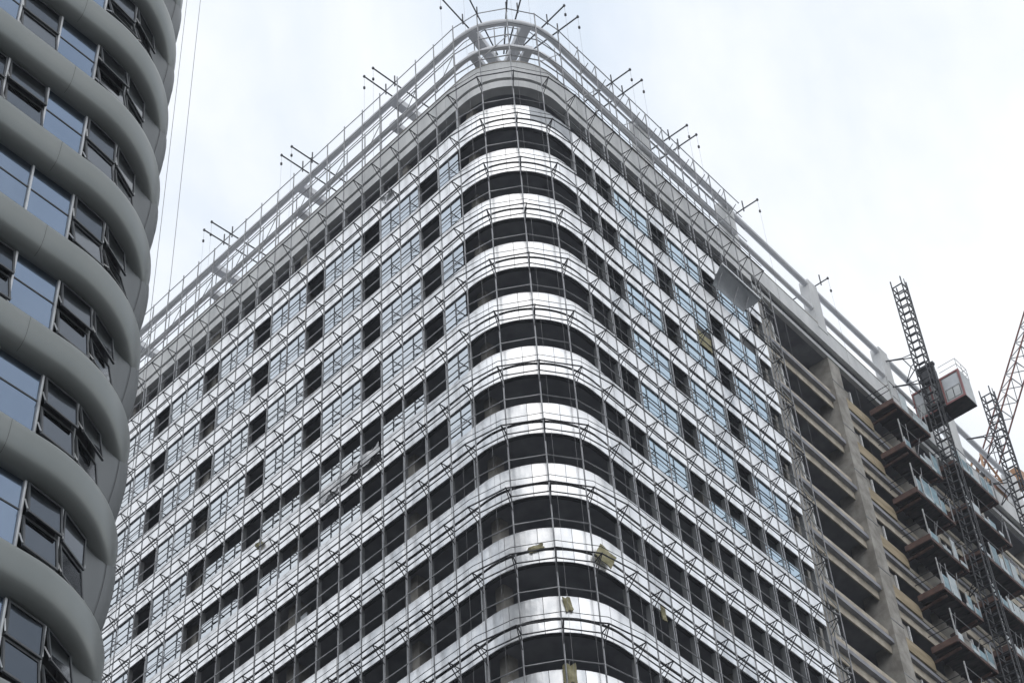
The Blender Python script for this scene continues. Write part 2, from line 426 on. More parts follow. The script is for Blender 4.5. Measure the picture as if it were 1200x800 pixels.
# --- bare concrete wing on the right
FO = -0.9
cols = [24.85, 34.2, 43.45, 52.7, 61.95, 71.2]
for k, s in enumerate(cols):
    column(S2T(s), 1.4, -2.0, -0.48, -0.2, 93.3, M['concrete'], 'concrete_column')
    for f in range(0, 12):       # pour joints and tie-hole rows as thin collars
        column(S2T(s), 1.43, -0.5, -0.462, 4 * f + 1.9, 4 * f + 1.99, M['core'], 'pour_joint')
for b in range(len(cols) - 1):
    s0, s1 = cols[b] + 0.7, cols[b + 1] - 0.7
    for f in range(0, 23):
        dd = 4 * f
        t0, t1 = S2T(s0), S2T(s1)
        if f > 0:
            part('edge_beam', strip(MB(), t0, t1, rect(FO, FO - 0.09, dd - 0.28, dd + 0.36)), M['concrete_beam'], tower)
            part('upstand_wall', strip(MB(), t0, t1, rect(FO - 0.06, FO - 0.3, dd - 0.97, dd - 0.285)), M['concrete'], tower)
            part('slab_ledge', strip(MB(), t0, t1, rect(FO + 0.05, FO - 0.3, dd - 1.32, dd - 0.975)), M['concrete_beam'], tower)
        if f < 12:
            column(S2T(s0 + 1.95), 0.14, FO - 0.2, FO - 0.1, dd + 0.45, dd + 2.44, M['concrete_light'], 'door_jamb')
            column(S2T(s0 + 0.95), 1.84, FO - 0.35, FO - 0.22, dd + 0.45, dd + 2.44, M['concrete'], 'infill_wall')
            if b == 1 and f < 9:
                # plywood edge shutter with a rounded end beside the landing platforms
                mb = MB(); n = 8; pr = []
                u0, u1, zt2, zb2 = 0.05, 3.6, dd - 0.95 + 4, dd - 1.75 + 4
                for q in range(n + 1):
                    an = math.pi / 2 * q / n; pr.append((u1 - 0.45 + 0.45 * math.sin(an), zt2 - 0.35 - 0.45 + 0.0 + 0.45 * (1 - math.cos(an))))
                out = [(u0, zb2 + 0.95)] + [(u0, zb2)] + [(u1 - 0.45 + 0.45 * math.sin(math.pi / 2 * q / n), zb2 + 0.45 - 0.45 * math.cos(math.pi / 2 * q / n)) for q in range(n + 1)] + [(u1, zb2 + 0.95)]
                A_ = [P(S2T(s0 + u), FO + 0.24, z) for (u, z) in out]; B_ = [P(S2T(s0 + u), FO + 0.16, z) for (u, z) in out]
                mb.sweep([A_, B_])
                part('plywood_shutter', mb, M['ply'], tower)

# ================================================================== SCAFFOLDING
scaf = thing('scaffolding', 'grey tube scaffolding wrapped round the white-banded tower with bracket walkways', 'scaffolding')
PO, TO = 0.30, 1.0
pl = [-5.1 - 1.709 * k for k in range(23)][::-1] + [-3.35, -1.62, 0.08, 1.78, 3.6] + [S2T(6.57 + 1.727 * k) for k in range(11)]
for t in pl:
    top = -7.5 if t < 4 else -7.35
    if t > S2T(23.2): top = -2.9
    j = rnd.uniform(-0.15, 0.15)
    p0, p1 = P(t, PO, 93.3), P(t + rnd.uniform(-0.03, 0.03), PO + rnd.uniform(-.02, .03), top + j)
    part('standard', MB().tube(p0, p1, 0.043, 6), M['tube'], scaf)
def led(o, d, r, t_lo=-99, t_hi=99, m='tube'):
    pts = [P(t, o, d + rnd.uniform(-0.025, 0.025)) for t in pl if t_lo <= t <= t_hi]
    return part('ledger', MB().polytube(pts, r, 5), M[m], scaf)
for f in range(0, 16):
    dd = 4 * f
    led(PO, dd + 1.72, 0.036)
    if f: led(PO, dd + 0.02, 0.035, m='tube_dark')
    led(TO, dd + 0.02, 0.04, m='tube_dark')
    led(TO - 0.05, dd - 0.42, 0.018, m='tube_dark')
led(PO, -7.3, 0.035); led(PO, -4.6, 0.04); led(PO, -2.5, 0.045); led(PO, -5.9, 0.03); led(PO, -3.4, 0.03)
for s_ in (24.75, 25.9):
    part('standard', MB().tube(P(S2T(s_), 0.05, 93.3), P(S2T(s_), 0.05, -0.4), 0.04, 6), M['tube'], scaf)
for f in range(0, 14):
    for (da, db) in ((1.72, 1.72), (0.1, 0.1), (3.0, 2.2)):
        part('end_rail', MB().tube(P(S2T(23.9), PO, 4 * f + da), P(S2T(26.0), 0.02, 4 * f + db + rnd.uniform(-.1, .1)), 0.038, 5), M['alu_light'] if da < 2.5 else M['tube'], scaf)
    part('end_rail', MB().tube(P(S2T(25.9), 0.05, 4 * f + 1.72), P(S2T(25.9), -0.9, 4 * f + 1.72), 0.035, 5), M['alu_light'], scaf)
    part('brace', MB().tube(P(S2T(24.75), 0.05, 4 * f + 1.72), P(S2T(25.9), 0.05, 4 * f + 4.0), 0.025, 5), M['tube_dark'], scaf)
cpl = [t for t in pl if t < S2T(22.5)]
for t in cpl:
    t2 = t + 0.8 + rnd.uniform(-0.12, 0.12)
    part('guard_post', MB().tube(P(t2, -0.62, -2.4), P(t2 + rnd.uniform(-.05, .05), -0.62, -6.9 + rnd.uniform(-.3, .3)), 0.035, 5), M['tube'], scaf)
for d_ in (-4.9, -6.7): part('ledger', MB().polytube([P(t, -0.62, d_ + rnd.uniform(-.04, .04)) for t in cpl], 0.03, 5), M['tube'], scaf)
for t in cpl[::2]:
    part('brace', MB().tube(P(t, PO, -2.5 + rnd.uniform(-.2, .2)), P(t + 1.7, PO - 0.03, -4.6 + rnd.uniform(-.2, .2)), 0.028, 5), M['tube'], scaf)
brk = MB().tube((0, 0, 0), (0, -(TO - PO) - 0.06, 0), 0.031, 5).tube((0, 0.0, -0.85), (0, -(TO - PO) - 0.02, -0.03), 0.027, 5).tube((0.02, -0.03, -0.36), (0.02, -(TO - PO) * 0.78, 0.02), 0.018, 5)
brk_me = brk.mesh('bracket', M['tube_dark'])
bl = []
for f in range(0, 16):
    for t in pl:
        x, y, z = project(P(t, TO, 4 * f)); ins = -10 < x < 1210 and -10 < y < 810 and x > 205 - 0.145 * y - 20
        bl.append((0 if ins else 1, z, t, 4 * f + 0.03))
bl.sort(key=lambda q: q[:2])
brest = MB()
for n, (ins, z, t, d) in enumerate(bl):
    if n < 300 and ins == 0: put('bracket', brk_me, scaf, P(t, PO, d), (0, 0, fr(t)[2] + rnd.uniform(-0.08, 0.08)))
    else:
        brest.tube(P(t, PO, d), P(t, TO + 0.06, d), 0.031, 4); brest.tube(P(t, PO, d + 0.85), P(t, TO + 0.02, d + 0.03), 0.027, 4)
o = part('bracket', brest, M['tube_dark'], scaf); o['kind'] = 'stuff'
for t in [q for q in pl if q > 4.0 and q < S2T(22.5)]:
    part('brace', MB().tube(P(t, PO, -4.6), P(t, 0.95, -5.2), 0.03, 5), M['tube'], scaf)
    part('brace', MB().tube(P(t, PO, -7.2), P(t, -0.1, -6.55), 0.025, 5), M['tube'], scaf)

# ================================================================== ROOF OUTRIGGER BEAMS (hanging ropes and weights)
def outrig(t, reach, label, grp, back=0.55, yaw=0.0, rope=True, z=-7.2):
    x, y, a = fr(t); q = P(t, 0, z)
    o = thing('roof_davit', label, 'davit', q, a + yaw, grp)
    part('beam', MB().tube((0, 3.0, 0.0), (0, -reach, 0.0), 0.05, 6), M['tube_dark'], o)
    part('post', MB().tube((0, -0.3, -0.25), (0, -0.3, 0.8), 0.045, 6), M['tube_dark'], o)
    part('tip_clamp', MB().box(-0.06, 0.06, -reach - 0.06, -reach + 0.06, -0.07, 0.08), M['tube_dark'], o)
    L = rnd.uniform(0.8, 1.3)
    part('rope', MB().tube((0.01, -reach, 0), (0.01, -reach, -L), 0.008, 4).tube((0.01, -reach, -L - 0.1), (0.01, -reach, (-9 - rnd.uniform(0, 20)) if abs(t) > 5 else -52), 0.007, 3), M['rope'], o)
    part('weight', MB().tube((0.01, -reach, -L - 0.16), (0.01, -reach, -L), 0.075, 8), M['tube_dark'], o)
GR = 'suspension beams sticking out over the crown'
ol = [(-26.27, 1.95, 'farther of the two dark beams over the crown beside the grey tower'), (-25.38, 2.0, 'nearer of the two dark beams over the crown beside the grey tower'),
      (-17.92, 2.05, 'farther dark beam of the middle pair over the left crown'), (-16.94, 2.0, 'nearer dark beam of the middle pair over the left crown'),
      (-9.63, 2.1, 'farther dark beam of the pair left of the rounded corner'), (-8.78, 2.1, 'nearer dark beam of the pair left of the rounded corner'),
      (-2.55, 2.6, 'leftmost of four dark beams above the rounded crown corner'), (-1.6, 2.6, 'second from left of four dark beams above the rounded crown corner'),
      (0.1, 2.6, 'third from left of four dark beams above the rounded crown corner'), (0.75, 2.6, 'rightmost of four dark beams above the rounded crown corner'),
      (2.68, 1.85, 'upper dark beam of first pair right of the rounded corner'), (3.61, 1.88, 'lower dark beam of first pair right of the rounded corner'),
      (8.96, 1.78, 'upper dark beam of second pair along the right crown'), (10.11, 1.83, 'lower dark beam of second pair along the right crown'),
      (14.98, 1.76, 'upper dark beam of third pair along the right crown'), (16.02, 1.75, 'lower dark beam of third pair along the right crown'),
      (23.3, 1.45, 'single dark beam where the clad crown meets the bare concrete wing'), (32.6, 0.9, 'small dark beam beside the first bare crown pier')]
for (t, rch, lb) in ol: outrig(t, rch, lb, GR)

# ================================================================== CATCH FAN, LOOSE BOARDS, TORN FILM
fan = thing('catch_fan', 'tilted grey sheet catch fan fixed to the scaffolding under the right parapet', 'catch fan', P(S2T(20), 0.3, 5.2), TH)
def fl(s, o, d):   # local coordinates of the fan
    return (s - 20, -(o - 0.3), -(d - 5.2))
mb = MB(); n = 7; top = []; bot = []
rings = []
for q in range(9):
    k = q / 8; o_ = 0.34 + 0.9 * k; d_ = 5.45 - 1.15 * (k ** 0.75)
    s_l = 18.1 - 0.1 * k; s_r = 21.2 + 0.85 * math.sin(k * math.pi / 2)
    rings.append([fl(s_l, o_, d_), fl(s_r, o_, d_), fl(s_r, o_ - 0.03, d_ - 0.06), fl(s_l, o_ - 0.03, d_ - 0.06)])
mb.sweep(rings); part('sheet', mb, M['canopy'], fan)
part('edge_trim', MB().bar(fl(18.0, 1.26, 4.27), fl(22.07, 1.26, 4.27), 0.08, 0.16), M['alu_light'], fan)
for s_ in (18.3, 20.0, 21.1): part('strut', MB().tube(fl(s_, 0.32, 5.9), fl(s_, 1.0, 4.62), 0.035, 5), M['tube'], fan)

def board(name, label, t, o, d, wd, ht, tilt, m, cat='board', crump=0.0, group=None):
    x, y, a = fr(t); q = P(t, o, d)
    th = thing(name, label, cat, q, a, group)
    nx, nz = 5, 4; vs = []; fs = []
    r2 = random.Random(int(t * 100 + d))
    for lay in (0, 1):
        for j in range(nz + 1):
            for i in range(nx + 1):
                wv = 0.02 if crump < 0.025 else 0.14; u = (i / nx - .5) * wd * (1 + wv * math.sin(3 * j + t)); v = (j / nz - .5) * ht * (1 + wv * math.sin(2 * i + d))
                xx = u * math.cos(tilt) - v * math.sin(tilt); zz = u * math.sin(tilt) + v * math.cos(tilt)
                vs.append((xx, r2.uniform(-crump, crump) * 0.5 + lay * (0.05 if crump < 0.06 else 0.01) + math.sin(i * 1.3 + j) * crump, zz))
    W = nx + 1; K = W * (nz + 1)
    for j in range(nz):
        for i in range(nx):
            b_ = j * W + i; fs.append((b_, b_ + 1, b_ + W + 1, b_ + W)); fs.append((K + b_, K + b_ + W, K + b_ + W + 1, K + b_ + 1))
    for i in range(nx): fs.append((i, K + i, K + i + 1, i + 1)); e = nz * W + i; fs.append((e, e + 1, K + e + 1, K + e))
    for j in range(nz): e = j * W; fs.append((e, e + W, K + e + W, K + e)); e = j * W + nx; fs.append((e, K + e, K + e + W, e + W))
    part('sheet', MB().add(vs, fs), m, th)
    part('tie', MB().tube((0, 0.02, ht * .3), (0.05, 0.2, ht * .3 + 0.5), 0.012, 4), M['rope'], th)
    return th
board('insulation_board', 'yellowish board hanging on the rounded corner above a white band', 2.5, 0.25, 35.3, 1.0, 0.9, -0.45, M['wool'], crump=0.02)
board('insulation_board', 'torn yellowish scrap lying on the corner band two floors above the lowest', -0.75, 0.10, 35.2, 0.7, 0.3, 0.3, M['wool'], crump=0.04)
board('insulation_board', 'small triangular yellowish scrap on the lowest white corner band', 0.45, 0.10, 38.5, 0.35, 0.75, 0.2, M['wool'], crump=0.03)
board('insulation_board', 'yellowish scrap at the very bottom of the corner', 0.25, 0.12, 42.3, 0.6, 1.0, 0.0, M['wool'], crump=0.03)
board('insulation_board', 'brownish board filling a missing panel on the right facade', S2T(RB[6] + 0.8), -0.03, 11.3, 1.5, 1.1, 0.0, M['wool'], crump=0.02)
board('insulation_board', 'small brown board low on the right facade beside a bracket', S2T(7.7), 0.2, 36.3, 0.35, 0.8, 0.1, M['wool'], crump=0.02)
for k, (y, d, wd, lb) in enumerate(((12.6, 22.5, 1.5, 'rightmost of the crumpled white films on the torn left band'), (14.4, 22.6, 1.6, 'middle crumpled white film on the torn left band'), (16.1, 22.7, 1.5, 'leftmost of the crumpled white films on the torn left band'))):
    board('torn_film', lb, Y2T(y), 0.1, d - 0.0, wd, 0.75, 0.05 * k, M['white_film'], 'film', crump=0.06, group='torn films')
board('torn_film', 'grey tatter caught on the bands left of the middle', Y2T(21.9), 0.15, 22.6, 0.5, 0.5, 0.4, M['wool'], 'film', crump=0.08)
board('torn_film', 'crumpled film at the top of the left white bands', Y2T(11.0), 0.12, 2.6, 0.9, 0.5, 0.5, M['film'], 'film', crump=0.12)

# ================================================================== HOIST LANDING PLATFORMS
def platform(s0, s1, d, label, grp, mirror=False, oo=1.4):
    L = s1 - s0; q = P(S2T(s0), -0.48, d); D = oo + 0.48
    o = thing('landing_platform', label, 'platform', q, TH, grp)
    part('deck', MB().box(0.02, L - 0.02, -D + 0.05, -0.02, 0.10, 0.16), M['deck'], o)
    part('edge_channel', MB().box(0, 0.1, -D, 0, 0, 0.42), M['rust'], o)
    part('edge_channel', MB().box(L - 0.1, L, -D, 0, 0, 0.3), M['rust'], o)
    part('edge_channel', MB().box(0.105, L - 0.105, -D, -D + 0.1, 0, 0.22), M['rust'], o)
    for k in range(5):
        x = 0.5 + k * (L - 1.0) / 4; part('joist', MB().box(x - 0.05, x + 0.05, -D + 0.11, -0.02, -0.06, 0.095), M['deck'], o)
    # side rail and posts
    part('post', MB().tube((0.05, -D + 0.05, 0), (0.05, -D + 0.05, 2.5), 0.05, 6), M['car_grey'], o)
    part('post', MB().tube((L - 0.05, -D + 0.05, 0), (L - 0.05, -D + 0.05, 2.3), 0.05, 6), M['tube'], o)
    part('side_rail', MB().tube((0.05, 0, 1.25), (0.05, -D, 1.25), 0.03, 5).tube((0.05, 0, 1.75), (0.05, -D, 1.75), 0.03, 5), M['tube_dark'], o)
    part('front_rail', MB().tube((0, -D + 0.05, 2.2), (L, -D + 0.05, 2.2), 0.03, 5), M['tube'], o)
    r2 = random.Random(int(s0 * 10 + d * 7))
    x = 0.15
    while x < L - 0.5:
        wd = r2.uniform(0.55, 1.0)
        hh = r2.choice((1.8, 1.3, 1.0, 0.8))
        if r2.random() < 0.72:
            gt = part('gate_panel', MB().box(x, min(x + wd, L - .1), -D - 0.01, -D + 0.03, 0.25, hh), M['gate'] if r2.random() < 0.62 else M['gate_pale'], o)
            part('gate_frame', MB().box(x - 0.02, x + 0.04, -D - 0.03, -D + 0.05, 0.2, hh + 0.1), M['alu_light'], gt)
        x += wd + r2.uniform(0.04, 0.25)
    for k in range(2):
        x = r2.uniform(0.4, L - 1.0)
        part('toe_board', MB().box(x, x + r2.uniform(.5, 1), -D - 0.06, -D - 0.02, 0.1, 0.4), M['gate_pale'], o)
    for k in range(3):
        x = r2.uniform(0.3, L - 0.4); part('prop', MB().tube((x, -D + r2.uniform(0.1, 0.6), 0.16), (x + r2.uniform(-.5, .5), -D - 0.05, r2.uniform(1.6, 2.9)), 0.025, 5), M['tube'], o)
    # tie beam back to the floor
    part('support_beam', MB().bar((0.6, 0.3, -0.25), (0.6, -D + 0.2, -0.12), 0.12, 0.16), M['rust'], o)
    part('support_beam', MB().bar((L - 0.6, 0.3, -0.25), (L - 0.6, -D + 0.2, -0.12), 0.12, 0.16), M['rust'], o)
    return o
ords = ['topmost', 'second from the top', 'third from the top', 'fourth from the top', 'fifth from the top', 'sixth from the top', 'seventh from the top', 'eighth from the top', 'ninth from the top']
for k in range(8): platform(38.05, 42.85, 2.15 + 4 * k, ords[k] + ' rust-edged landing platform with blue gates left of the hoist mast', 'landing platforms left of the hoist mast')
for k in range(7): platform(45.9, 51.9, 2.6 + 4 * k, ords[k] + ' landing platform with blue gates right of the hoist mast', 'landing platforms right of the hoist mast')

# ================================================================== HOIST MASTS AND CAR
def section_mesh(a, h):
    mb = MB(); c = a / 2
    for sx in (-1, 1):
        for sy in (-1, 1): mb.tube((sx * c, sy * c, 0), (sx * c, sy * c, h), 0.05, 6)
    for z in (0.03, h / 2):
        for (p, q) in (((-c, -c), (c, -c)), ((c, -c), (c, c)), ((c, c), (-c, c)), ((-c, c), (-c, -c))):
            mb.tube((*p, z), (*q, z), 0.055, 5)
    mb.box(-0.03, 0.03, -c - 0.09, -c - 0.04, 0, h)
    return mb.mesh('mast_section', M['tube_dark'])
def mast(s, o, topd, label, ties):
    H = ZT - topd; q = P(S2T(s), o, ZT)
    m = thing('hoist_mast', label, 'hoist mast', q, TH, 'hoist masts')
    me = section_mesh(0.85, 1.508); n = int(H / 1.508)
    for k in range(n): put('mast_section', me, m, (0, 0, H - 1.508 * (k + 1)))
    part('mast_base', MB().box(-0.9, 0.9, -0.9, 0.9, 0, max(0.3, H - 1.508 * n)), M['tube_dark'], m)
    for d in ties:
        z = ZT - d
        tb = MB()
        for sx in (-1, 1):
            tb.tube((sx * 0.42, 0.42, z), (sx * 1.5, o + 0.1, z - 0.02), 0.045, 5); tb.tube((sx * 0.42, 0.42, z + 0.35), (sx * 0.6, o * 0.55, z + 0.30), 0.035, 5)
            tb.tube((sx * 0.6, o * 0.55, z + 0.30), (sx * 1.5, o + 0.1, z + 0.02), 0.035, 5)
        tb.tube((-0.6, o * .55, z + .3), (0.6, o * .55, z + .3), 0.03, 5); tb.tube((-0.8, o * .5, z), (0.8, o * .5, z), 0.03, 5)
        part('wall_tie', tb, M['tube_dark'], m)
    return m
mast(43.5, 2.0, -13.8, 'dark lattice hoist mast rising past the red hoist car', (-5.7, -3.1, 6.3, 14.3, 22.3, 30.3))
mast(54.9, 2.0, -10.4, 'second dark lattice mast to the right behind the hoist car', (-5.7, -1, 10.3, 22.3))

car = thing('hoist_car', 'red framed grey construction hoist car hung behind the mast', 'hoist car', P(S2T(44.15), 2.0, -0.95), TH)
# local: x along facade, y inward; car spans y from -2.2 (outside) to 1.7
y0, y1, X1, Hc = -2.2, 1.68, 1.6, 2.55
part('floor', MB().box(0, X1, y0, y1, 0, 0.14), M['deck'], car)
part('roof', MB().box(0, X1, y0, y1, Hc, Hc + 0.08), M['car_grey'], car)
part('side_wall', MB().box(0.06, X1, y0, y0 + 0.05, 0.145, Hc - 0.005), M['car_side'], car)
part('side_wall', MB().box(0.06, X1, y1 - 0.05, y1, 0.145, Hc - 0.005), M['car_side'], car)
part('rear_wall', MB().box(X1 - 0.05, X1 - 0.002, y0 + 0.055, y1 - 0.055, 0.145, Hc - 0.005), M['car_grey'], car)
fw = part('front_wall', MB().box(0.02, 0.06, y0 + 0.06, y1 - 0.06, 0.145, Hc - 0.005), M['car_grey'], car)
for (a_, b_) in ((y0, y0 + 1.55), (y1 - 1.55, y1)):
    fr_ = MB()
    fr_.box(-0.04, 0.015, a_, a_ + 0.11, 0.0, Hc + 0.06); fr_.box(-0.04, 0.015, b_ - 0.11, b_, 0.0, Hc + 0.06)
    fr_.box(-0.04, 0.015, a_ + 0.111, b_ - 0.111, 0.0, 0.16); fr_.box(-0.04, 0.015, a_ + 0.111, b_ - 0.111, Hc - 0.1, Hc + 0.06)
    part('red_frame', fr_, M['red'], car)
    for k in range(2):
        c0 = a_ + 0.24 + k * 0.55
        wn = part('window', MB().box(-0.01, 0.018, c0, c0 + 0.5, 0.35, 1.15), M['car_side'], car)
        part('window_frame', MB().box(-0.03, -0.011, c0 - 0.03, c0 + 0.0, 0.3, 1.2).box(-0.03, -0.011, c0 + 0.5, c0 + 0.53, 0.3, 1.2), M['tube_dark'], wn)
    part('mesh_panel', MB().box(-0.008, 0.018, a_ + 0.18, b_ - 0.18, 1.3, Hc - 0.2), M['panel_grey'], car)
part('red_corner', MB().box(-0.045, 0.10, y0 - 0.03, y0 + 0.02, 0, Hc + 0.06), M['red'], car)
part('drive_frame', MB().box(-0.30, -0.05, -0.62, 0.62, 0.3, 0.5).box(-0.30, -0.05, -0.62, -0.5, 0.5, 4.0).box(-0.30, -0.05, 0.5, 0.62, 0.5, 4.0).box(-0.35, -0.05, -0.7, 0.7, 4.0, 4.2).box(-0.28, 0.5, -0.45, 0.45, 2.7, 3.9), M['tube_dark'], car)
rl = MB()
for (x, y) in ((0, y0), (X1, y0), (0, y1), (X1, y1), (X1, -0.3), (X1 / 2, y0)): rl.tube((x, y, Hc), (x, y, Hc + 1.1), 0.022, 5)
for z in (0.55, 1.1):
    rl.tube((0, y0, Hc + z), (X1, y0, Hc + z), 0.022, 5); rl.tube((X1, y0, Hc + z), (X1, y1, Hc + z), 0.022, 5); rl.tube((0, y1, Hc + z), (X1, y1, Hc + z), 0.022, 5); rl.tube((0, y0, Hc + z), (0, -0.8, Hc + z), 0.022, 5)
part('roof_rail', rl, M['car_grey'], car)
part('buffer', MB().box(0.5, 1.1, -0.3, 0.3, -0.35, -0.005), M['tube_dark'], car)

# ================================================================== TOWER CRANE BEHIND THE ROOF
def ray(x, y): return (FW + RX * ((x - 600) / FPX) - UY * ((y - 400) / FPX)).normalized()
J0 = CAM + ray(1157, 562) * 176.0
J1 = CAM + ray(1236, 300) * 184.0
crane = thing('tower_crane', 'dark red lattice crane jib rising beyond the far end of the roof', 'crane', (J0.x, J0.y, 0))
def cl(p): return Vector(p) - Vector((J0.x, J0.y, 0))
ax = (J1 - J0).normalized(); sd_ = ax.cross(Vector((0, 0, 1))).normalized(); up = sd_.cross(ax)
def ch(k, s, o): return J0 + (J1 - J0) * k + sd_ * s + up * o
wj = 0.85
for (s, o) in ((-wj, 0), (wj, 0), (0, 1.6)):
    part('jib_chord', MB().tube(cl(ch(0.0, s, o)), cl(ch(1, s, o)), 0.085, 6), M['jib'], crane)
lc = MB(); NL = 14
for k in range(NL):
    a0, a1 = k / NL, (k + 1) / NL; m_ = (a0 + a1) / 2
    lc.tube(cl(ch(a0, -wj, 0)), cl(ch(a0, wj, 0)), 0.05, 4); lc.tube(cl(ch(a0, -wj, 0)), cl(ch(a1, wj, 0)), 0.045, 4)
    for s in (-wj, wj): lc.tube(cl(ch(a0, s, 0)), cl(ch(m_, 0, 1.6)), 0.045, 4); lc.tube(cl(ch(m_, 0, 1.6)), cl(ch(a1, s, 0)), 0.045, 4)
part('jib_lacing', lc, M['tube'], crane)
zs = J0.z
part('slewing_platform', MB().box(-1.5, 1.5, -1.2, 1.2, zs - 1.6, zs - 0.9), M['orange'], crane)
part('cab', MB().hexa([(0.6, -2.9, zs - 1.5), (2.0, -2.9, zs - 1.5), (2.0, -1.62, zs - 1.5), (0.6, -1.62, zs - 1.5)], [(0.6, -2.7, zs + 0.1), (1.9, -2.7, zs + 0.1), (1.9, -1.62, zs + 0.1), (0.6, -1.62, zs + 0.1)]), M['orange'], crane)
part('winch', MB().tube((-1.2, -0.8, zs-0.4), (-1.2, 0.8, zs-0.4), 0.4, 10), M['tube_dark'], crane)
part('back_stay', MB().tube((-1.9, -0.9, zs - 0.5), (-0.6, -0.4, zs + 2.5), 0.12, 6).tube((-1.9, 0.9, zs - 0.5), (-0.6, 0.4, zs + 2.5), 0.12, 6).tube((1.0, -0.9, zs - 0.5), (-0.6, -0.4, zs + 2.5), 0.1, 6).tube((1.0, 0.9, zs - 0.5), (-0.6, 0.4, zs + 2.5), 0.1, 6), M['orange'], crane)
tm = MB()
for sx in (-0.9, 0.9):
    for sy in (-0.9, 0.9): tm.tube((sx, sy, 0), (sx, sy, zs - 1.6), 0.1, 5)
z = 0.0
while z < zs - 4:
    for (p, q) in (((-.9, -.9), (.9, -.9)), ((.9, -.9), (.9, .9)), ((.9, .9), (-.9, .9)), ((-.9, .9), (-.9, -.9))):
        tm.tube((*p, z), (*q, z + 2), 0.05, 4); tm.tube((*p, z), (*q, z), 0.05, 4)
    z += 2
part('crane_mast', tm, M['jib'], crane)

# ================================================================== GREY CURVED TOWER ON THE LEFT
LCX, LCY, LR, LPH, LZ = -30.98484, -3.66662, 5.61397, 0.10249, 58.2552
gt = thing('grey_tower', 'near grey tower with rounded overhanging bands and open windows at the left', 'building')
W_END = 17.5
def lfr(w_):
    if w_ < 0:
        return (LCX + LR * math.sin(LPH) + math.cos(LPH) * w_, LCY - LR * math.cos(LPH) + math.sin(LPH) * w_, LPH)
    a = LPH + w_ / LR
    if a > LPH + math.pi / 2:
        ex = w_ - LR * math.pi / 2; a = LPH + math.pi / 2
        return (LCX + LR * math.sin(a) + math.cos(a) * ex, LCY - LR * math.cos(a) + math.sin(a) * ex, a)
    return (LCX + LR * math.sin(a), LCY - LR * math.cos(a), a)
def LP(w_, o, z):
    x, y, a = lfr(w_); return Vector((x + math.sin(a) * o, y - math.cos(a) * o, z))
W0, W1 = -34.0, 30.0
wl = [W0, -20, -10, -4, 0] + [LR * math.pi / 2 * i / 26 for i in range(1, 27)] + [14, 20, W1]
prof = [(-0.80, -0.05), (-0.14, -0.03), (-0.06, 0.0), (-0.012, -0.03), (0.0, -0.10), (-0.01, -0.22), (-0.028, -0.46), (-0.065, -0.68), (-0.125, -0.88), (-0.23, -1.05), (-0.40, -1.17), (-0.60, -1.21), (-0.80, -1.21)]
levels = [LZ + 24 - 4 * k for k in range(0, 21)]
for lv in levels:
    mb = MB(); mb.sweep([[LP(w_, o, lv + z) for (o, z) in prof] for w_ in wl])
    bd = part('band', mb, M['band'], gt, smooth=True)
    # panel seams: thin dark strips following the profile
    # solid corner wall where the window strip ends
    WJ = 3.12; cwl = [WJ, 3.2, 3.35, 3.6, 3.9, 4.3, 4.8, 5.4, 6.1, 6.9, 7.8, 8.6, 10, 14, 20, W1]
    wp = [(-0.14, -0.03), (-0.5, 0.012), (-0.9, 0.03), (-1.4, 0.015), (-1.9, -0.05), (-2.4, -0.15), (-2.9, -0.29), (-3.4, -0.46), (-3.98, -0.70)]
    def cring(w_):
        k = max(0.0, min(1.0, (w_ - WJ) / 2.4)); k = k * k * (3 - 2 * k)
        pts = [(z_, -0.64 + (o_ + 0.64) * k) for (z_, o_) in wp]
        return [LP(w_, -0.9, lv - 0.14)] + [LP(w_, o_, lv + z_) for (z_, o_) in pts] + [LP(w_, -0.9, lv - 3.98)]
    cw = part('corner_wall', MB().sweep([cring(w_) for w_ in cwl]), M['corner_shade_cladding'], gt, smooth=True)
    for w_ in (4.5, 5.45):
        sm = MB()
        for q in range(1, 9):
            e = 0.012; A0, B0, A1, B1 = cring(w_ - e), cring(w_ + e), cring(w_ - e), cring(w_ + e)
            pA, pB, pC, pD = A0[q], B0[q], B0[q + 1], A0[q + 1]
            x_, y_, a_ = lfr(w_); nv = Vector((math.sin(a_), -math.cos(a_), 0)) * 0.006
            sm.add([pA + nv, pB + nv, pC + nv, pD + nv], [(0, 1, 2, 3)])
        part('panel_seam', sm, M['seam'], cw)
    for w_ in (-4.4, -1.2):
        sm = MB()
        pr2 = prof[3:11]
        for i in range(len(pr2) - 1):
            (oa, za), (ob, zb_) = pr2[i], pr2[i + 1]
            e = 0.009 if w_ > 0 else 0.005
            sm.add([LP(w_ - e, oa + 0.004, lv + za), LP(w_ + e, oa + 0.004, lv + za), LP(w_ + e, ob + 0.004, lv + zb_), LP(w_ - e, ob + 0.004, lv + zb_)], [(0, 1, 2, 3)])
        part('panel_seam', sm, M['seam'], bd)
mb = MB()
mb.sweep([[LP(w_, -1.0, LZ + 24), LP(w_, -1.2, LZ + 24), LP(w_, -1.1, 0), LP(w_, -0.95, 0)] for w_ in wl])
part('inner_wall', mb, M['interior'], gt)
part('roof_slab', MB().add([LP(w_, -0.6, LZ + 24.01) for w_ in wl] + [Vector((-65, 20, LZ + 24.01))], [tuple(range(len(wl) + 1))]), M['concrete'], gt)

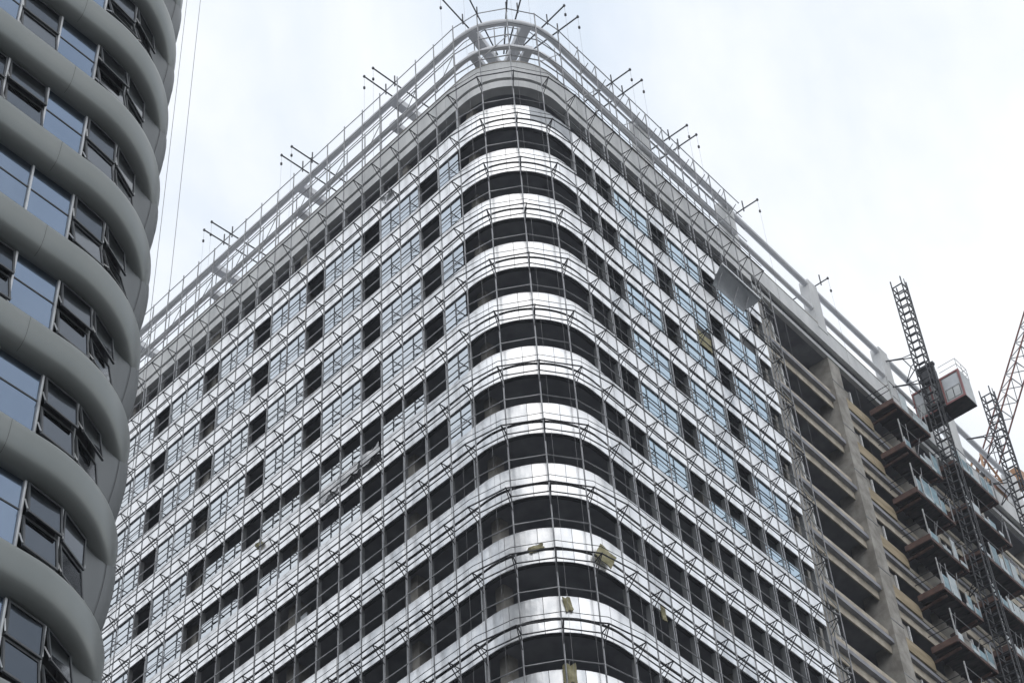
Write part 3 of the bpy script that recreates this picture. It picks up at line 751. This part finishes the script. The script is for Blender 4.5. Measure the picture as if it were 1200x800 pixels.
WB = [-1.68 + 1.6 * k for k in range(-9, 9)]       # mullion positions
def sash(w_a, w_b, ztop, h, ang, parent):
    """top-hung sash: hinge on the window plane, opened outwards"""
    wc = (w_a + w_b) / 2; x, y, a = lfr(wc)
    wd = (LP(w_b, -0.6, 0) - LP(w_a, -0.6, 0)).length - 0.10
    hinge = LP(wc, -0.59, ztop)
    s = put('sash', MB().box(-wd / 2 + 0.06, wd / 2 - 0.06, 0.0, 0.02, -h + 0.07, -0.07).mesh('sash', M['sash_glass']), parent, hinge, (-ang, 0, a))
    fb = MB(); t_ = 0.07
    fb.box(-wd / 2, -wd / 2 + t_, -0.025, 0.04, -h, 0); fb.box(wd / 2 - t_, wd / 2, -0.025, 0.04, -h, 0)
    fb.box(-wd / 2 + t_ + .001, wd / 2 - t_ - .001, -0.025, 0.04, -h, -h + t_); fb.box(-wd / 2 + t_ + .001, wd / 2 - t_ - .001, -0.025, 0.04, -t_, 0)
    put('sash_frame', fb.mesh('sash_frame', M['sash_frame']), s)
    if ang > 0.05:
        sb = MB(); e = h * math.sin(ang)
        for sx in (-1, 1):
            # stay arm from the fixed frame to the sash side, in sash coordinates
            c_, s_ = math.cos(ang), math.sin(ang)
            fx = Vector((sx * (wd / 2 + 0.01), 0.0, -h * 0.55)); 
            loc = Vector((fx.x, fx.y * c_ - fx.z * s_, fx.y * s_ + fx.z * c_)) # rotate by +ang about x
            sb.tube(loc, (sx * (wd / 2 + 0.01), -0.01, -h * 0.92), 0.024, 5)
        put('stay_arm', sb.mesh('stay_arm', M['stay']), s)
    return s
M['sill'] = mat('sill_panel', (0.30, 0.32, 0.33), (0.36, 0.38, 0.39), rough=0.45, metal=0.2)
for r, lv in enumerate(levels[:-1]):
    zt_, zb_ = lv - 1.21, lv - 4.0 + 0.42
    near = 3 <= r <= 14
    fixed = MB()
    sp = [w_ for w_ in wl if w_ < 3.0] + [3.115]
    part('sill_panel', MB().sweep([[LP(w_, -0.58, lv - 4.04), LP(w_, -0.68, lv - 4.04), LP(w_, -0.68, zb_ - 0.005), LP(w_, -0.58, zb_ - 0.005)] for w_ in sp]), M['sill'], gt)
    for i in range(len(WB) - 1):
        wa, wb = WB[i], WB[i + 1]
        k = i - 9                      # bay 0 = the bright fixed pane in the photograph
        if k > 2: break
        x, y, a = lfr(wa); q = LP(wa, -0.62, zt_)
        if near: put('mullion', MB().box(-0.035, 0.035, -0.07, 0.06, -(zt_ - zb_), 0).mesh('mullion', M['alu_light']), gt, q, (0, 0, a))
        bright = (k == 0) or (k == -1 and r in (8, 13)) or (k < -1 and (k + r + 2) % 3 == 0) or not near
        n = 1 if wb <= 0 else 3
        pts = [wa + 0.045 + (wb - wa - 0.09) * j / n for j in range(n + 1)]
        if bright:
            mid = zt_ - 1.02
            if near:
                for (za, zc) in ((zb_, mid - 0.025), (mid + 0.025, zt_)):
                    part('pane', MB().sweep([[LP(w_, -0.62, za), LP(w_, -0.65, za), LP(w_, -0.65, zc), LP(w_, -0.62, zc)] for w_ in pts]), M['glass_dark'], gt)
                part('transom', MB().sweep([[LP(w_, -0.60, mid - 0.024), LP(w_, -0.66, mid - 0.024), LP(w_, -0.66, mid + 0.024), LP(w_, -0.60, mid + 0.024)] for w_ in pts]), M['sash_frame'], gt)
            else:
                fixed.sweep([[LP(w_, -0.62, zb_), LP(w_, -0.65, zb_), LP(w_, -0.65, zt_), LP(w_, -0.62, zt_)] for w_ in pts])
        else:
            r3 = random.Random(r * 31 + k * 7)
            sash(wa, wb, zt_ - 0.02, 1.13, math.radians(r3.choice((3, 8, 11))), gt)
            sash(wa, wb, zt_ - 1.19, 1.15, math.radians(r3.choice((9, 12, 16))), gt)
            part('transom', MB().sweep([[LP(w_, -0.61, zt_ - 1.19), LP(w_, -0.68, zt_ - 1.19), LP(w_, -0.68, zt_ - 1.12), LP(w_, -0.61, zt_ - 1.12)] for w_ in pts]), M['sill'], gt)
    if fixed.v:
        part('window_strip', fixed, M['glass_dark'], gt)

# hanging ropes beside the grey tower
for (w_, o, lb) in ((7.6, 1.35, 'thin pale rope hanging free right of the grey tower'), (7.2, 0.55, 'thin rope hanging close along the edge of the grey tower')):
    q = LP(w_, o, 0); a_ = lfr(w_)[2]
    t_ = thing('hanging_rope', lb, 'rope', q, a_, 'ropes beside the grey tower')
    part('rope', MB().tube((0, 0, 2), (0, 0, LZ + 24.6), 0.010, 5), M['rope'], t_)
    part('davit_arm', MB().tube((0, -0.1, LZ + 24.6), (0, o + 1.2, LZ + 24.6), 0.05, 6).tube((0, o + 0.9, LZ + 24.0), (0, o + 0.9, LZ + 24.7), 0.05, 6), M['tube_dark'], t_)

# ================================================================== HAZE
hz = MB().box(-260, 320, -220, 320, -1.0, 150.0)
hm = bpy.data.materials.new('haze'); hm.use_nodes = True; ht = hm.node_tree; ht.nodes.clear()
ho = ht.nodes.new('ShaderNodeOutputMaterial'); hv = ht.nodes.new('ShaderNodeVolumePrincipled')
hv.inputs['Color'].default_value = (0.86, 0.91, 1.0, 1); hv.inputs['Density'].default_value = 0.0003; hv.inputs['Anisotropy'].default_value = 0.2
ht.links.new(hv.outputs[0], ho.inputs['Volume'])
hzo = part('haze', hz, hm); hzo['kind'] = 'stuff'; hzo['label'] = 'thin pale haze in the air round the towers'; hzo['category'] = 'haze'
